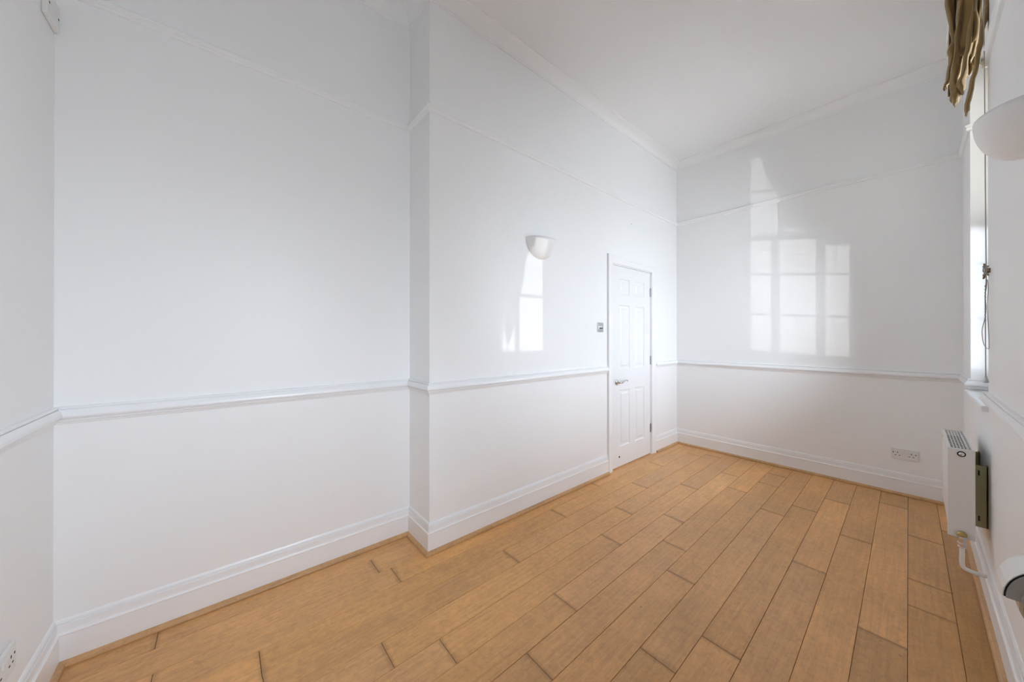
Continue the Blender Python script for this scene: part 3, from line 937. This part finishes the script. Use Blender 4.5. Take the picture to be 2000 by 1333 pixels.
# cleat on the wall edge
M_CLEAT = mat('cleat_brown', (0.20, 0.13, 0.08), 0.4)
cw = Vector((XR, 2.842, 1.615))
cl_ = empty('cord_cleat', cw)
tag(cl_, 'small brown cord cleat on the window wall, wound with blind cord', 'cleat')
obj('horn', tube(bmesh.new(), smoothpath([(-.020, .002, -.040), (-.014, .001, -.018), (-.012, 0, 0), (-.014, .001, .018), (-.018, .002, .036)], 5), [.0022] + [.004] * 19 + [.0022], 10), M_CLEAT, cl_, True)
obj('foot', newbox(-.012, 0, -.005, .005, -.012, .012, bevel=.002), M_CLEAT, cl_)
bm = bmesh.new()
wr = []
for i in range(90):
    a = i / 89
    wr.append((-.013 + .0085 * math.cos(a * 44), .0085 * math.sin(a * 44), -.026 + .05 * abs(math.sin(a * 9))))
obj('wound_cord', tube(bm, wr, .0014, 6), M_CORD, cl_, True)

# second blind, over the nearer window (y, lower edge)
B2E = [(0.04, 2.20), (.455, 2.18), (.56, 1.60), (.650, 1.12), (.79, 1.63), (.83, 1.75), (.94, 1.82)]
b2 = empty('window_blind', (XR, WIN[1], 3.24))
tag(b2, 'olive brown gathered blind over the window beside the camera', 'blind')
bm = bmesh.new()
g = []
for i in range(ny + 1):
    s = i / ny
    y = -.44 + .88 * s
    # hangs lower on the near side, with a tail
    zb = 0
    for (ya, za), (yb_, zb_) in zip(B2E, B2E[1:]):
        if ya <= y + WIN[1] <= yb_ + 1e-6:
            zb = za + (zb_ - za) * (y + WIN[1] - ya) / (yb_ - ya)
    row = []
    for j in range(nz + 1):
        t = j / nz
        amp = .012 + .016 * t
        row.append(bm.verts.new((-.045 + amp * math.sin(s * 2 * math.pi * 13 + .7 * math.sin(t * 3 + s * 9)), y, -.02 + (zb - 3.22) * t)))
    g.append(row)
for a, b in zip(g, g[1:]):
    for j in range(nz):
        bm.faces.new((a[j], a[j + 1], b[j + 1], b[j]))
bb = obj('gathered_body', bm, M_FABRIC, b2, True)
md = bb.modifiers.new('thickness', 'SOLIDIFY'); md.thickness = .004
obj('headrail', newbox(-.10, 0, -.47, .47, -.03, .01, bevel=.003), M_TRIM, b2)

# ------------------------------------------------------------------ plug-in diffuser on the window wall
pd = empty('plug_in_diffuser', (XR, 1.56, .64))
tag(pd, 'white half-round plug-in diffuser with grey dial on the window wall', 'plug-in')
RD_ = .100
bm = bmesh.new()
ring_def = [(-.052, .84), (-.060, .90), (-.060, 1.0)]
prof = [(.078, .62), (.060, .93), (.030, 1.0), (-.050, 1.0), (-.060, .975), (-.060, .90)]
seg = 16
rings = []
for yv, k in prof:
    ring = [bm.verts.new((-RD_ * k * math.sin(math.pi * i / seg), yv, RD_ * k * math.cos(math.pi * i / seg) if i <= seg / 2 else 0.0 + (-.012) * (i - seg / 2) / (seg / 2))) for i in range(seg // 2 + 1)]
    ring.append(bm.verts.new((0, yv, -.004)))
    rings.append(ring)
for R0, R1 in zip(rings, rings[1:]):
    m_ = len(R0)
    for i in range(m_):
        bm.faces.new((R0[i], R0[(i + 1) % m_], R1[(i + 1) % m_], R1[i]))
bm.faces.new(rings[0]); bm.faces.new(rings[-1][::-1])
obj('housing', bm, M_PLAST, pd)
def halfdisc(nm, r, y0, y1, m, parent, z0=-.002):
    bm = bmesh.new()
    A = [bm.verts.new((-r * math.sin(math.pi / 2 * i / 14), y0, r * math.cos(math.pi / 2 * i / 14))) for i in range(15)] + [bm.verts.new((-.0005, y0, z0))]
    B = [bm.verts.new((v.co.x, y1, v.co.z)) for v in A]
    n = len(A)
    for i in range(n):
        bm.faces.new((A[i], A[(i + 1) % n], B[(i + 1) % n], B[i]))
    bm.faces.new(A); bm.faces.new(B[::-1])
    return obj(nm, bm, m, parent)
halfdisc('dial_gap', .0955, -.0612, -.058, M_DARK, pd)
dl = halfdisc('dial', .0925, -.0665, -.058, M_GREY, pd)
halfdisc('dial_step', .072, -.0700, -.066, M_GREY, dl)
halfdisc('dial_centre', .042, -.0760, -.069, M_GREY, dl)
M_OIL = mat('amber_refill', (0.55, 0.47, 0.36), 0.2)
bm = bmesh.new()
rings = []
for z, x, hy in ((.0, .072, .034), (-.03, .072, .034), (-.060, .060, .030), (-.066, .052, .028), (-.112, .040, .022), (-.116, .034, .018)):
    rings.append([bm.verts.new((-x, -.02 - hy, z)), bm.verts.new((-x, -.02 + hy, z)), bm.verts.new((-.004, -.02 + hy, z)), bm.verts.new((-.004, -.02 - hy, z))])
for R0, R1 in zip(rings, rings[1:]):
    for i in range(4):
        bm.faces.new((R0[i], R0[(i + 1) % 4], R1[(i + 1) % 4], R1[i]))
bm.faces.new(rings[0]); bm.faces.new(rings[-1][::-1])
bmesh.ops.bevel(bm, geom=[e for e in bm.edges if abs(e.verts[0].co.z - e.verts[1].co.z) > .001], offset=.006, segments=2, affect='EDGES')
obj('refill_bottle', bm, M_OIL, pd)
obj('plug_back', newbox(-.010, 0, -.045, .045, -.043, .043, bevel=.003), M_PLAST, pd)
